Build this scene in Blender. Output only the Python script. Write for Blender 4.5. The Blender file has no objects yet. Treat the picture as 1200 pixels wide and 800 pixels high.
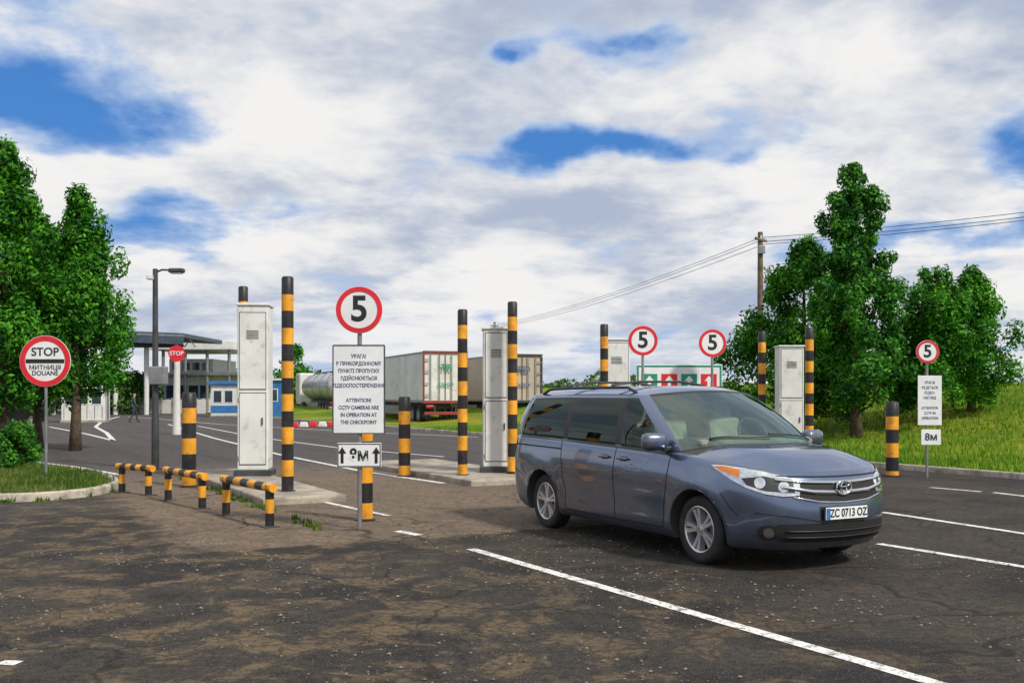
import bpy, bmesh, math, random
import numpy as np
from mathutils import Vector, Matrix
from mathutils.bvhtree import BVHTree
from mathutils.geometry import delaunay_2d_cdt
random.seed(7); rs=np.random.RandomState(11)
sc=bpy.context.scene
F=1197.0; HOR=462.0; CH=1.65
def gd(py): return CH*F/(py-HOR)
def G(px,py):
    d=gd(py); return ((px-600)*d/F, d)
def PX(px,d): return (px-600)*d/F
def PZ(py,d): return CH+(HOR-py)*d/F
LA=(0.883,0.470); LO=(-0.470,0.883)
def L(lat,lon): return (lat*LA[0]+lon*LO[0], lat*LA[1]+lon*LO[1])
def LL(x,y): return (x*LA[0]+y*LA[1], x*LO[0]+y*LO[1])
LANE=math.atan2(LA[1],LA[0])

# ---------------- materials
def newmat(name):
    m=bpy.data.materials.new(name); m.use_nodes=True
    nt=m.node_tree; b=nt.nodes['Principled BSDF']; return m,nt,b
def mixc(nt,fac,a,b,mode='MIX'):
    n=nt.nodes.new('ShaderNodeMix'); n.data_type='RGBA'; n.blend_type=mode
    for i,v in ((0,fac),(6,a),(7,b)):
        if hasattr(v,'is_output'): nt.links.new(v,n.inputs[i])
        else: n.inputs[i].default_value=v if i==0 else (*v,1) if len(v)==3 else v
    return n.outputs[2]
def mth(nt,op,a,b=None,c=None,clamp=False):
    n=nt.nodes.new('ShaderNodeMath'); n.operation=op; n.use_clamp=clamp
    for i,v in enumerate((a,b,c)):
        if v is None: continue
        if hasattr(v,'is_output'): nt.links.new(v,n.inputs[i])
        else: n.inputs[i].default_value=v
    return n.outputs[0]
def mrange(nt,v,a,b,c=0.0,d=1.0,smooth=True):
    n=nt.nodes.new('ShaderNodeMapRange'); n.interpolation_type='SMOOTHSTEP' if smooth else 'LINEAR'
    nt.links.new(v,n.inputs[0])
    for i,x in zip((1,2,3,4),(a,b,c,d)): n.inputs[i].default_value=x
    return n.outputs[0]
def noise(nt,vec,scale,detail=4,rough=.55,dist=0.0):
    n=nt.nodes.new('ShaderNodeTexNoise'); n.inputs['Scale'].default_value=scale
    n.inputs['Detail'].default_value=detail; n.inputs['Roughness'].default_value=rough
    n.inputs['Distortion'].default_value=dist
    if vec is not None: nt.links.new(vec,n.inputs['Vector'])
    return n.outputs['Fac']
def bump(nt,b,h,strength=.3,dist=.02):
    n=nt.nodes.new('ShaderNodeBump'); n.inputs['Strength'].default_value=strength; n.inputs['Distance'].default_value=dist
    nt.links.new(h,n.inputs['Height']); nt.links.new(n.outputs[0],b.inputs['Normal'])
_mc={}
def M(name,col,rough=.5,metal=0.0,var=.12,grime=0.0,gcol=(.12,.09,.06),sc_=3.0,bmp=0.0,coat=0.0):
    if name in _mc: return _mc[name]
    m,nt,b=newmat(name)
    pos=nt.nodes.new('ShaderNodeNewGeometry').outputs['Position']
    n1=noise(nt,pos,sc_,3,.6)
    dark=tuple(c*(1-var*1.6) for c in col); lit=tuple(min(1,c*(1+var)) for c in col)
    c=mixc(nt,mrange(nt,n1,.3,.7),dark,lit)
    if grime>0:
        n2=noise(nt,pos,sc_*2.7,5,.7,.4)
        c=mixc(nt,mth(nt,'MULTIPLY',mrange(nt,n2,.5,.72),grime),c,gcol)
    nt.links.new(c,b.inputs['Base Color'])
    b.inputs['Roughness'].default_value=rough; b.inputs['Metallic'].default_value=metal
    b.inputs['Coat Weight'].default_value=coat; b.inputs['Coat Roughness'].default_value=.04
    if bmp>0: bump(nt,b,noise(nt,pos,sc_*12,3),bmp,.01)
    _mc[name]=m; return m
YEL=M('yellow_paint',(.80,.35,.02),.5,0,.14,.55)
BLK=M('black_paint',(.016,.016,.018),.45,0,.2,.4,(.09,.08,.07))
WHT=M('white_metal_paint',(.70,.72,.70),.45,0,.06,.4,(.25,.22,.17),1.6)
WHT2=M('white_sign_face',(.78,.80,.82),.4,0,.04,.15,(.4,.38,.33),5)
RED=M('red_sign_paint',(.68,.02,.03),.4,0,.08)
BLKT=M('black_lettering',(.015,.015,.018),.5)
BLUT=M('grey_blue_lettering',(.10,.13,.20),.5)
GALV=M('galvanised_steel',(.30,.31,.32),.45,.6,.15,.3)
DKST=M('dark_steel',(.06,.065,.07),.5,.3,.2,.3)
CONC=M('concrete',(.33,.29,.24),.85,0,.22,.6,(.12,.10,.07),2.5,.4)
KERB=M('kerb_concrete',(.42,.38,.32),.85,0,.25,.6,(.13,.11,.08),3.5,.4)
GRN=M('green_sign_paint',(.02,.28,.16),.4)
SEAM=M('panel_gap_black',(.01,.01,.01),.7)
RUB=M('tyre_rubber',(.022,.022,.023),.8,0,.25,.3,(.07,.06,.05),14,.2)
BARK=M('bark',(.10,.07,.045),.9,0,.3,.4,(.03,.02,.015),9,.6)
WOOD=M('utility_pole_wood',(.16,.12,.09),.85,0,.25,.3)
WIN=M('building_glass',(.03,.05,.07),.08,0,.2)
BLU=M('blue_cladding',(.03,.16,.42),.5,0,.12,.2)
BWALL=M('building_wall_white',(.62,.62,.60),.7,0,.06,.2)
ROOFD=M('roof_dark_panel',(.07,.10,.14),.5,.2,.15)
STONE=M('gravel_stone',(.20,.17,.13),.9,0,.4,.4,(.05,.045,.04),20)

# ---------------- geometry helpers
def link(ob,parent=None):
    sc.collection.objects.link(ob)
    if parent: ob.parent=parent
    return ob
def E(name,loc=(0,0,0),yaw=0):
    e=bpy.data.objects.new(name,None); e.location=loc; e.rotation_euler=(0,0,yaw); e.empty_display_size=.3
    return link(e)
def obj(name,bm,mats,parent=None,smooth=False,loc=None,rot=None):
    me=bpy.data.meshes.new(name); bm.to_mesh(me); bm.free()
    for m in (mats if isinstance(mats,(list,tuple)) else [mats]): me.materials.append(m)
    if smooth:
        me.polygons.foreach_set('use_smooth',[True]*len(me.polygons))
    o=bpy.data.objects.new(name,me)
    if loc: o.location=loc
    if rot: o.rotation_euler=rot
    return link(o,parent)
def autosm(o,ang=35):
    me=o.data
    me.polygons.foreach_set('use_smooth',[True]*len(me.polygons))
    bm=bmesh.new(); bm.from_mesh(me)
    for e in bm.edges:
        if len(e.link_faces)==2 and e.calc_face_angle(0)>math.radians(ang): e.smooth=False
    bm.to_mesh(me); bm.free(); return o
def box(parent,name,size,loc,mat,bev=.0,rot=None,taper=None):
    bm=bmesh.new(); bmesh.ops.create_cube(bm,size=1)
    for v in bm.verts:
        t=1.0
        if taper and v.co.z>0: t=taper
        v.co=Vector((v.co.x*size[0]*t,v.co.y*size[1]*t,v.co.z*size[2]))
    if bev>0: bmesh.ops.bevel(bm,geom=bm.edges[:],offset=bev,segments=2,affect='EDGES',profile=.5)
    return obj(name,bm,mat,parent,False,loc,rot)
def cyl(parent,name,r,depth,loc,mat,axis='Z',seg=24,r2=None,bev=0):
    bm=bmesh.new(); bmesh.ops.create_cone(bm,cap_ends=True,segments=seg,radius1=r,radius2=r if r2 is None else r2,depth=depth)
    if axis!='Z': bmesh.ops.rotate(bm,verts=bm.verts,matrix=Matrix.Rotation(math.pi/2,3,'X' if axis=='Y' else 'Y'))
    if bev>0:
        ed=[e for e in bm.edges if e.calc_face_angle(0)>1.2]
        bmesh.ops.bevel(bm,geom=ed,offset=bev,segments=2,affect='EDGES')
    return autosm(obj(name,bm,mat,parent,False,loc))
def ring(parent,name,ro,ri,thick,loc,mat,seg=48):
    bm=bmesh.new(); vs=[]
    for i in range(seg):
        a=2*math.pi*i/seg; c,s=math.cos(a),math.sin(a)
        vs.append([bm.verts.new((r*c,y,r*s)) for r,y in ((ri,0),(ri,-thick),(ro,-thick),(ro,0))])
    for i in range(seg):
        A,B=vs[i],vs[(i+1)%seg]
        for k in range(4): bm.faces.new((A[k],A[(k+1)%4],B[(k+1)%4],B[k]))
    bmesh.ops.recalc_face_normals(bm,faces=bm.faces)
    return autosm(obj(name,bm,mat,parent,False,loc))
def tube_bm(bm,pts,rad,seg=8,mi=0,cap=True):
    pts=[Vector(p) for p in pts]; rings=[]
    for i,p in enumerate(pts):
        t=(pts[min(i+1,len(pts)-1)]-pts[max(i-1,0)]).normalized()
        up=Vector((0,0,1)) if abs(t.z)<.95 else Vector((1,0,0))
        a=t.cross(up).normalized(); b=t.cross(a)
        r=rad[i] if isinstance(rad,(list,tuple)) else rad
        rings.append([bm.verts.new(p+a*r*math.cos(2*math.pi*k/seg)+b*r*math.sin(2*math.pi*k/seg)) for k in range(seg)])
    for i in range(len(rings)-1):
        for k in range(seg):
            f=bm.faces.new((rings[i][k],rings[i][(k+1)%seg],rings[i+1][(k+1)%seg],rings[i+1][k])); f.material_index=mi
    if cap:
        for r in (rings[0],rings[-1]):
            f=bm.faces.new(r); f.material_index=mi
def tube(parent,name,pts,rad,mat,seg=10):
    bm=bmesh.new(); tube_bm(bm,pts,rad,seg); bmesh.ops.recalc_face_normals(bm,faces=bm.faces)
    return autosm(obj(name,bm,mat,parent),50)
def text(parent,name,body,size,loc,mat,bold=0.0,rot=(math.pi/2,0,0),sx=1.0,ext=.001,space=1.0):
    cu=bpy.data.curves.new(name,'FONT'); cu.body=body; cu.size=size; cu.align_x='CENTER'; cu.align_y='CENTER'
    cu.offset=bold; cu.extrude=ext; cu.space_line=space
    cu.materials.append(mat); o=bpy.data.objects.new(name,cu); o.location=loc; o.rotation_euler=rot; o.scale=(sx,1,1)
    return link(o,parent)
def sheet(name,pts,z,mat,parent=None):
    bm=bmesh.new(); f=bm.faces.new([bm.verts.new((p[0],p[1],z)) for p in pts])
    bm.normal_update()
    if f.normal.z<0: f.normal_flip()
    return obj(name,bm,mat,parent)

# ---------------- camera
cam=bpy.data.cameras.new('camera'); cam.lens=F/1200*36; cam.sensor_width=36; cam.shift_y=(HOR-400)/1200
cam.clip_end=8000; co=bpy.data.objects.new('camera',cam); co.location=(0,0,CH); co.rotation_euler=(math.pi/2,0,0)
link(co); sc.camera=co

# ---------------- world and sun
w=bpy.data.worlds.new('World'); sc.world=w; w.use_nodes=True; nt=w.node_tree
bg=nt.nodes['Background']
sundir=Vector((.66,-.58,.0)).normalized()*math.cos(math.radians(45))+Vector((0,0,math.sin(math.radians(45))))
sky=nt.nodes.new('ShaderNodeTexSky'); sky.sky_type='NISHITA'; sky.sun_disc=False
sky.sun_elevation=math.radians(45); sky.sun_rotation=math.atan2(sundir.x,sundir.y)
sky.ozone_density=3.0
tc=nt.nodes.new('ShaderNodeTexCoord').outputs['Generated']
sep=nt.nodes.new('ShaderNodeSeparateXYZ'); nt.links.new(tc,sep.inputs[0])
zc=mth(nt,'ADD',mth(nt,'MAXIMUM',sep.outputs[2],0.0),.20)
cmb=nt.nodes.new('ShaderNodeCombineXYZ')
nt.links.new(mth(nt,'DIVIDE',sep.outputs[0],zc),cmb.inputs[0]); nt.links.new(mth(nt,'DIVIDE',sep.outputs[1],zc),cmb.inputs[1])
cp=cmb.outputs[0]
def off(v):
    n=nt.nodes.new('ShaderNodeVectorMath'); n.operation='ADD'; nt.links.new(cp,n.inputs[0]); n.inputs[1].default_value=v; return n.outputs[0]
n1=noise(nt,off((3.1,1.7,0)),1.9,7,.56,.15)
n2=noise(nt,off((9.3,4.2,2)),4.6,6,.60,.2)
n3=noise(nt,off((6.3,2.8,5)),1.25,5,.56,.2)
cov=mth(nt,'ADD',mth(nt,'MULTIPLY',n1,.72),mth(nt,'MULTIPLY',n2,.28))
wn=nt.nodes.new('ShaderNodeTexNoise'); wn.inputs['Scale'].default_value=9; wn.inputs['Detail'].default_value=4; nt.links.new(tc,wn.inputs['Vector'])
wv=nt.nodes.new('ShaderNodeVectorMath'); wv.operation='MULTIPLY_ADD'; nt.links.new(wn.outputs['Color'],wv.inputs[0]); wv.inputs[1].default_value=(.14,.0,.08)
sh=nt.nodes.new('ShaderNodeVectorMath'); sh.operation='SUBTRACT'; nt.links.new(tc,sh.inputs[0]); sh.inputs[1].default_value=(.07,0,.04)
nt.links.new(sh.outputs[0],wv.inputs[2])
for px,py,sx,sz,amt in ((25,130,.11,.04,.21),(680,175,.12,.017,.25),(593,56,.03,.014,.22),(720,42,.09,.014,.12),(1150,275,.10,.018,.22),(1190,170,.05,.03,.2),
        (215,258,.12,.02,.13),(868,192,.03,.010,.15)):
    c=Vector(((px-600)/F,1,(HOR-py)/F)).normalized()
    s=nt.nodes.new('ShaderNodeVectorMath'); s.operation='SUBTRACT'; nt.links.new(wv.outputs[0],s.inputs[0]); s.inputs[1].default_value=c
    m_=nt.nodes.new('ShaderNodeVectorMath'); m_.operation='MULTIPLY'; nt.links.new(s.outputs[0],m_.inputs[0]); m_.inputs[1].default_value=(1/sx,1/.3,1/sz)
    l_=nt.nodes.new('ShaderNodeVectorMath'); l_.operation='LENGTH'; nt.links.new(m_.outputs[0],l_.inputs[0])
    cov=mth(nt,'SUBTRACT',cov,mrange(nt,l_.outputs['Value'],.0,1.7,amt,0))
mask=mrange(nt,cov,.26,.43)
shade=mrange(nt,mth(nt,'ADD',mth(nt,'MULTIPLY',n3,.68),mth(nt,'MULTIPLY',n2,.32)),.38,.58)
ccol=mixc(nt,shade,(4.2,4.9,6.3),(9.0,8.9,8.8))
ccol=mixc(nt,mrange(nt,cov,.36,.47),(4.9,6.1,8.2),ccol)
hs=nt.nodes.new('ShaderNodeHueSaturation'); hs.inputs['Saturation'].default_value=1.25; hs.inputs['Value'].default_value=.9
nt.links.new(sky.outputs[0],hs.inputs['Color'])
blue=mixc(nt,.7,hs.outputs[0],(.6,2.4,6.8))
allc=mixc(nt,mask,blue,ccol)
hz=mrange(nt,sep.outputs[2],.0,.09,.35,0)
allc=mixc(nt,hz,allc,(6.0,7.0,8.3))
nt.links.new(allc,bg.inputs['Color']); bg.inputs['Strength'].default_value=.1
sl=bpy.data.lights.new('sun','SUN'); sl.energy=3.7; sl.angle=math.radians(6); sl.color=(1,.93,.82)
so=bpy.data.objects.new('sun',sl); so.rotation_euler=sundir.to_track_quat('Z','Y').to_euler(); link(so)
sc.view_settings.view_transform='Standard'; sc.view_settings.look='None'; sc.view_settings.exposure=0

# ---------------- ground materials
def dotp(nt,pos,v):
    n=nt.nodes.new('ShaderNodeVectorMath'); n.operation='DOT_PRODUCT'; nt.links.new(pos,n.inputs[0]); n.inputs[1].default_value=v; return n.outputs['Value']
def asphalt():
    m,nt,b=newmat('asphalt'); pos=nt.nodes.new('ShaderNodeNewGeometry').outputs['Position']
    big=noise(nt,pos,.42,5,.65,.6); mid=noise(nt,pos,1.7,6,.72,.5); fine=noise(nt,pos,70,2,.7); grit=noise(nt,pos,15,5,.85)
    lat=dotp(nt,pos,(*LA,0)); lon=dotp(nt,pos,(*LO,0))
    c=mixc(nt,mrange(nt,big,.40,.58),(.021,.020,.021),(.058,.050,.042))
    left=mrange(nt,mth(nt,'ADD',lat,mth(nt,'MULTIPLY',big,5)),5,9,1,.22)
    wl=mth(nt,'MULTIPLY',left,mrange(nt,mid,.47,.58))
    c=mixc(nt,mth(nt,'MULTIPLY',wl,.85),c,(.20,.142,.080))
    c=mixc(nt,mth(nt,'MULTIPLY',mrange(nt,mid,.36,.44,.8,0),left),c,(.010,.009,.009))
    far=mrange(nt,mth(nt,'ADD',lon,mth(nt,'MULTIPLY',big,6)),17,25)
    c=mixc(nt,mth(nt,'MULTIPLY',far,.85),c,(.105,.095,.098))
    wp=mth(nt,'SINE',mth(nt,'MULTIPLY',lat,3.6)); 
    c=mixc(nt,mrange(nt,wp,.3,1,0,.2),c,(.03,.028,.028))
    c=mixc(nt,mrange(nt,grit,.36,.56,.75,0),c,(.008,.008,.008))
    c=mixc(nt,mrange(nt,grit,.58,.72,0,.5),c,(.19,.155,.115))
    c=mixc(nt,mrange(nt,fine,.55,.70,0,.6),c,(.25,.21,.165))
    lon2=mth(nt,'ADD',lon,mth(nt,'MULTIPLY',mid,.9)); lat2=mth(nt,'ADD',lat,mth(nt,'MULTIPLY',mid,.9))
    d=mth(nt,'MULTIPLY',mrange(nt,lon2,11.2,11.45),mrange(nt,lon2,19,27,1,0))
    d=mth(nt,'MULTIPLY',d,mth(nt,'MULTIPLY',mrange(nt,lat2,2.2,2.8),mrange(nt,lat2,7.6,11.5,1,0)))
    d=mth(nt,'MULTIPLY',d,mrange(nt,mid,.30,.58,.45,.9))
    c=mixc(nt,mth(nt,'MULTIPLY',d,.8),c,mixc(nt,mrange(nt,grit,.35,.65),(.17,.12,.085),(.33,.25,.175)))
    wn=nt.nodes.new('ShaderNodeTexNoise'); wn.inputs['Scale'].default_value=1.3; wn.inputs['Detail'].default_value=4; nt.links.new(pos,wn.inputs['Vector'])
    ad=nt.nodes.new('ShaderNodeVectorMath'); ad.operation='MULTIPLY_ADD'; nt.links.new(wn.outputs['Color'],ad.inputs[0]); ad.inputs[1].default_value=(.9,.9,0); nt.links.new(pos,ad.inputs[2])
    def vor(s):
        v=nt.nodes.new('ShaderNodeTexVoronoi'); v.feature='DISTANCE_TO_EDGE'; v.inputs['Scale'].default_value=s; nt.links.new(ad.outputs[0],v.inputs['Vector']); return v.outputs['Distance']
    ck=mth(nt,'MULTIPLY',mrange(nt,vor(.35),.002,.009,1,0),mrange(nt,big,.42,.5))
    ck2=mth(nt,'MULTIPLY',mrange(nt,vor(4.0),.01,.07,1,0),mrange(nt,mid,.43,.56))
    ck=mth(nt,'MAXIMUM',mth(nt,'MULTIPLY',ck,.8),mth(nt,'MULTIPLY',ck2,.6))
    c=mixc(nt,mth(nt,'MULTIPLY',ck,.85),c,(.010,.009,.008))
    nt.links.new(c,b.inputs['Base Color']); b.inputs['Roughness'].default_value=.88; b.inputs['Specular IOR Level'].default_value=.3
    bump(nt,b,mth(nt,'ADD',mth(nt,'MULTIPLY',fine,.5),grit),1.0,.03); return m
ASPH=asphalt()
def grassm(name,a,b_,y):
    m,nt,b=newmat(name); pos=nt.nodes.new('ShaderNodeNewGeometry').outputs['Position']
    c=mixc(nt,mrange(nt,noise(nt,pos,.35,5,.65),.35,.65),a,b_)
    c=mixc(nt,mrange(nt,noise(nt,pos,.12,4,.6),.42,.62,0,.85),c,y)
    c=mixc(nt,mrange(nt,noise(nt,pos,5,5,.75),.35,.65,.55,0),c,tuple(k*.3 for k in a))
    nt.links.new(c,b.inputs['Base Color']); b.inputs['Roughness'].default_value=.9
    b.inputs['Specular IOR Level'].default_value=.1
    bump(nt,b,noise(nt,pos,14,4,.7),.8,.08); return m
GRASS=grassm('grass_turf',(.05,.10,.012),(.08,.14,.018),(.16,.13,.05))
FIELD=grassm('field_grass',(.085,.20,.012),(.15,.27,.015),(.34,.33,.035))
SOIL=grassm('plain_ground',(.08,.10,.04),(.11,.12,.05),(.15,.13,.07))
def linem(name,col):
    m,nt,b=newmat(name); pos=nt.nodes.new('ShaderNodeNewGeometry').outputs['Position']
    n=noise(nt,pos,9,5,.75); n2=noise(nt,pos,60,3,.7)
    f=mrange(nt,mth(nt,'ADD',mth(nt,'MULTIPLY',n,.6),mth(nt,'MULTIPLY',n2,.4)),.48,.59,0,.85)
    c=mixc(nt,f,col,(.06,.052,.045)); nt.links.new(c,b.inputs['Base Color']); b.inputs['Roughness'].default_value=.7; return m
LINE=linem('worn_white_line_paint',(.74,.74,.72))

sheet('ground',[(-4000,-500),(4000,-500),(4000,6000),(-4000,6000)],-.004,SOIL)
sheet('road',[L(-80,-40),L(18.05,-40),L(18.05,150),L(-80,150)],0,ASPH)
def strip(name,pts,wd,z=.004,mat=LINE):
    bm=bmesh.new(); P=[Vector((p[0],p[1],z)) for p in pts]; prev=None
    for i,p in enumerate(P):
        t=(P[min(i+1,len(P)-1)]-P[max(0,i-1)]).normalized(); n=Vector((-t.y,t.x,0))*wd/2
        cur=(bm.verts.new(p+n),bm.verts.new(p-n))
        if prev: bm.faces.new((prev[0],prev[1],cur[1],cur[0]))
        prev=cur
    bm.normal_update()
    for f in bm.faces:
        if f.normal.z<0: f.normal_flip()
    return obj(name,bm,mat)
def pstrip(px,wd,name='lane_marking'): return strip(name,[G(*p) for p in px],wd)
pstrip([(552,643),(1095,800),(1500,917)],.12)
pstrip([(1030,637),(1200,664),(1500,712)],.12)
pstrip([(1034,600),(1200,625),(1500,670)],.12)
pstrip([(1165,577),(1300,593)],.12)
pstrip([(1090,571),(1150,576)],.10)
pstrip([(197,497),(250,513),(330,533),(430,553),(520,566)],.14)
pstrip([(232,499),(300,512),(400,525),(520,535)],.12)
pstrip([(58,500),(100,508),(133,516)],.16)
pstrip([(133,516),(125,507),(112,500),(120,493),(140,488)],.18)
pstrip([(40,541),(90,547),(140,556)],.14)
pstrip([(380,588),(412,595),(455,604)],.10)
pstrip([(465,622),(492,627)],.12)
pstrip([(150,488),(260,497),(400,505),(560,512)],.14)
pstrip([(0,776),(22,777)],.10)

def sst(a,b,x):
    t=max(0,min(1,(x-a)/(b-a))); return t*t*(3-2*t)
bm=bmesh.new(); lats=[18.2]+[18.2+i*1.0 for i in range(1,50)]+[72,90,130,200,400]; lons=[-40+i*4 for i in range(45)]+[160,220,320]
g=[]
def vz(a,o): return .09+2.0*sst(20.5,38,a)+.12*math.sin(a*.33+o*.15)*sst(21,26,a)+.6*sst(50,200,a)
for a in lats:
    g.append([bm.verts.new((*L(a,o),vz(a,o))) for o in lons])
for i in range(len(lats)-1):
    for j in range(len(lons)-1): bm.faces.new((g[i][j],g[i+1][j],g[i+1][j+1],g[i][j+1]))
bmesh.ops.recalc_face_normals(bm,faces=bm.faces)
terr=obj('grass_embankment',bm,FIELD,None,True)
if terr.data.polygons[0].normal.z<0: terr.data.flip_normals()
def kerb(name,pts,wd=.15,h=.12,closed=False,mat=KERB):
    bm=bmesh.new(); P=[Vector((p[0],p[1],0)) for p in pts]; n=len(P); R=[]
    for i,p in enumerate(P):
        if closed: t=(P[(i+1)%n]-P[i-1]).normalized()
        else: t=(P[min(i+1,n-1)]-P[max(0,i-1)]).normalized()
        s=Vector((-t.y,t.x,0))*wd/2
        R.append([bm.verts.new(q) for q in (p-s,p-s*.95+Vector((0,0,h-.02)),p-s*.8+Vector((0,0,h)),p+s*.8+Vector((0,0,h)),p+s*.95+Vector((0,0,h-.02)),p+s)])
    for i in range(n if closed else n-1):
        A,B=R[i],R[(i+1)%n]
        for k in range(5): bm.faces.new((A[k],A[k+1],B[k+1],B[k]))
    bmesh.ops.recalc_face_normals(bm,faces=bm.faces)
    return obj(name,bm,mat)
kerb('kerb',[L(18.12,o) for o in range(-40,120,4)])

isl=[G(-220,583),G(-60,588),G(0,588),G(50,586),G(95,582),G(122,577),G(134,571),G(128,565),G(105,559),G(70,554),G(30,549),G(-40,545),G(-220,540)]
def smoothpts(P,k=4):
    out=[];n=len(P)
    for i in range(n):
        p0,p1,p2,p3=(Vector((*P[(i+j)%n],0)) for j in (-1,0,1,2))
        for s in range(k):
            t=s/k; q=.5*((2*p1)+(-p0+p2)*t+(2*p0-5*p1+4*p2-p3)*t*t+(-p0+3*p1-3*p2+p3)*t**3); out.append((q.x,q.y))
    return out
isl=smoothpts(isl)
kerb('kerb',isl,.16,.13,True)
sheet('grass_island',isl,.095,GRASS)

def rawmesh(name,V,k,mat,parent=None):
    me=bpy.data.meshes.new(name); nv=len(V); nf=nv//k
    me.vertices.add(nv); me.vertices.foreach_set('co',V.astype(np.float32).ravel())
    me.loops.add(nv); me.loops.foreach_set('vertex_index',np.arange(nv,dtype=np.int32))
    me.polygons.add(nf); me.polygons.foreach_set('loop_start',np.arange(0,nv,k,dtype=np.int32)); me.polygons.foreach_set('loop_total',np.full(nf,k,dtype=np.int32))
    me.update(); me.validate(); me.materials.append(mat)
    return link(bpy.data.objects.new(name,me),parent)
def blades(name,pts,h,mat,zf):
    n=len(pts); a=rs.rand(n)*6.283; hh=h*(.4+rs.rand(n)); wd=.012+.012*rs.rand(n)
    lean=(rs.rand(n,2)-.5)*h*.9
    P=np.zeros((n,3,3)); X=np.array([p[0] for p in pts]); Y=np.array([p[1] for p in pts]); Z=np.array([zf(x,y) for x,y in pts])
    P[:,0]=np.stack([X-np.cos(a)*wd,Y-np.sin(a)*wd,Z],1); P[:,1]=np.stack([X+np.cos(a)*wd,Y+np.sin(a)*wd,Z],1)
    P[:,2]=np.stack([X+lean[:,0],Y+lean[:,1],Z+hh],1)
    return rawmesh(name,P.reshape(-1,3),3,mat)
n=9000; la=-6+15*rs.rand(n)**1.1; lo_=3.2+8.5*rs.rand(n); XY=np.array([L(a,o) for a,o in zip(la,lo_)])
cl=(np.sin(XY[:,0]*1.7+np.sin(XY[:,1]*1.3)*2)+np.sin(XY[:,1]*2.3+XY[:,0]))>-.3; XY=XY[cl]; n=len(XY)
s=(.004+.012*rs.rand(n)**3)[:,None]
O=np.column_stack([XY,s[:,0]*.4]); dx=np.array([1,0,0])*s*1.2; dy=np.array([0,1,0])*s; dzv=np.array([0,0,1])*s*.8
A,B,C_,D_,T=O+dx,O+dy,O-dx,O-dy,O+dzv
rawmesh('gravel',np.stack([A,B,T,B,C_,T,C_,D_,T,D_,A,T],1).reshape(-1,3),3,STONE)
def leafm(name,dark,mid,lit,nscale=1.3):
    m,nt,b=newmat(name); ge=nt.nodes.new('ShaderNodeNewGeometry'); pos=ge.outputs['Position']; rnd=ge.outputs['Random Per Island']
    n=noise(nt,pos,nscale,2,.6)
    f=mth(nt,'ADD',mth(nt,'MULTIPLY',n,.75),mth(nt,'MULTIPLY',rnd,.35))
    c=mixc(nt,mrange(nt,f,.40,.56),dark,mid); c=mixc(nt,mrange(nt,f,.54,.74),c,lit)
    nt.links.new(c,b.inputs['Base Color']); b.inputs['Roughness'].default_value=.6; b.inputs['Specular IOR Level'].default_value=.2
    tr=nt.nodes.new('ShaderNodeBsdfTranslucent'); nt.links.new(c,tr.inputs[0])
    mx=nt.nodes.new('ShaderNodeMixShader'); mx.inputs[0].default_value=.3
    nt.links.new(b.outputs[0],mx.inputs[1]); nt.links.new(tr.outputs[0],mx.inputs[2]); nt.links.new(mx.outputs[0],nt.nodes['Material Output'].inputs[0]); return m
LEAF=leafm('leaves_bright',(.012,.085,.006),(.045,.22,.012),(.13,.40,.025))
LEAFD=leafm('needles_green',(.010,.07,.008),(.035,.18,.015),(.11,.34,.03))
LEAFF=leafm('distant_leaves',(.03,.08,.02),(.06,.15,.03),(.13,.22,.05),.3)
BLADE=leafm('grass_blades',(.07,.18,.010),(.13,.29,.015),(.26,.38,.035),.5)
BLADE2=leafm('worn_grass_blades',(.045,.10,.012),(.08,.16,.02),(.17,.20,.05),.9)
def inpoly(x,y,P):
    c=False; n=len(P); j=n-1
    for i in range(n):
        if (P[i][1]>y)!=(P[j][1]>y) and x<(P[j][0]-P[i][0])*(y-P[i][1])/(P[j][1]-P[i][1])+P[i][0]: c=not c
        j=i
    return c
pts=[]
while len(pts)<12000:
    x=-12+rs.rand()*6; y=14.5+rs.rand()*9
    if inpoly(x,y,isl) and math.sin(x*2.1+y)+math.sin(y*1.7-x*.6)+rs.rand()*1.6>.0: pts.append((x,y))
blades('grass',pts,.10,BLADE2,lambda x,y:.095)
# weeds growing along kerb edge and cracks
pts=[]
for k in range(70):
    a=isl[rs.randint(len(isl))]; cx0,cy0=a[0]+(rs.rand()-.5)*.4,a[1]-.12+(rs.rand()-.5)*.1
    for j in range(14): pts.append((cx0+rs.normal()*.03,cy0+rs.normal()*.03))
for k in range(45):
    cx0,cy0=L(3.75+rs.normal()*.05,12+9*rs.rand())
    for j in range(14): pts.append((cx0+rs.normal()*.04,cy0+rs.normal()*.04))
blades('weeds',pts,.07,BLADE2,lambda x,y:.0)
pts=[]
for i in range(70000):
    a=18.3+18*rs.rand()**1.3; o=-2+44*rs.rand(); pts.append(L(a,o))
blades('grass',pts,.15,BLADE,lambda x,y:vz(*LL(x,y)))

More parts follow.
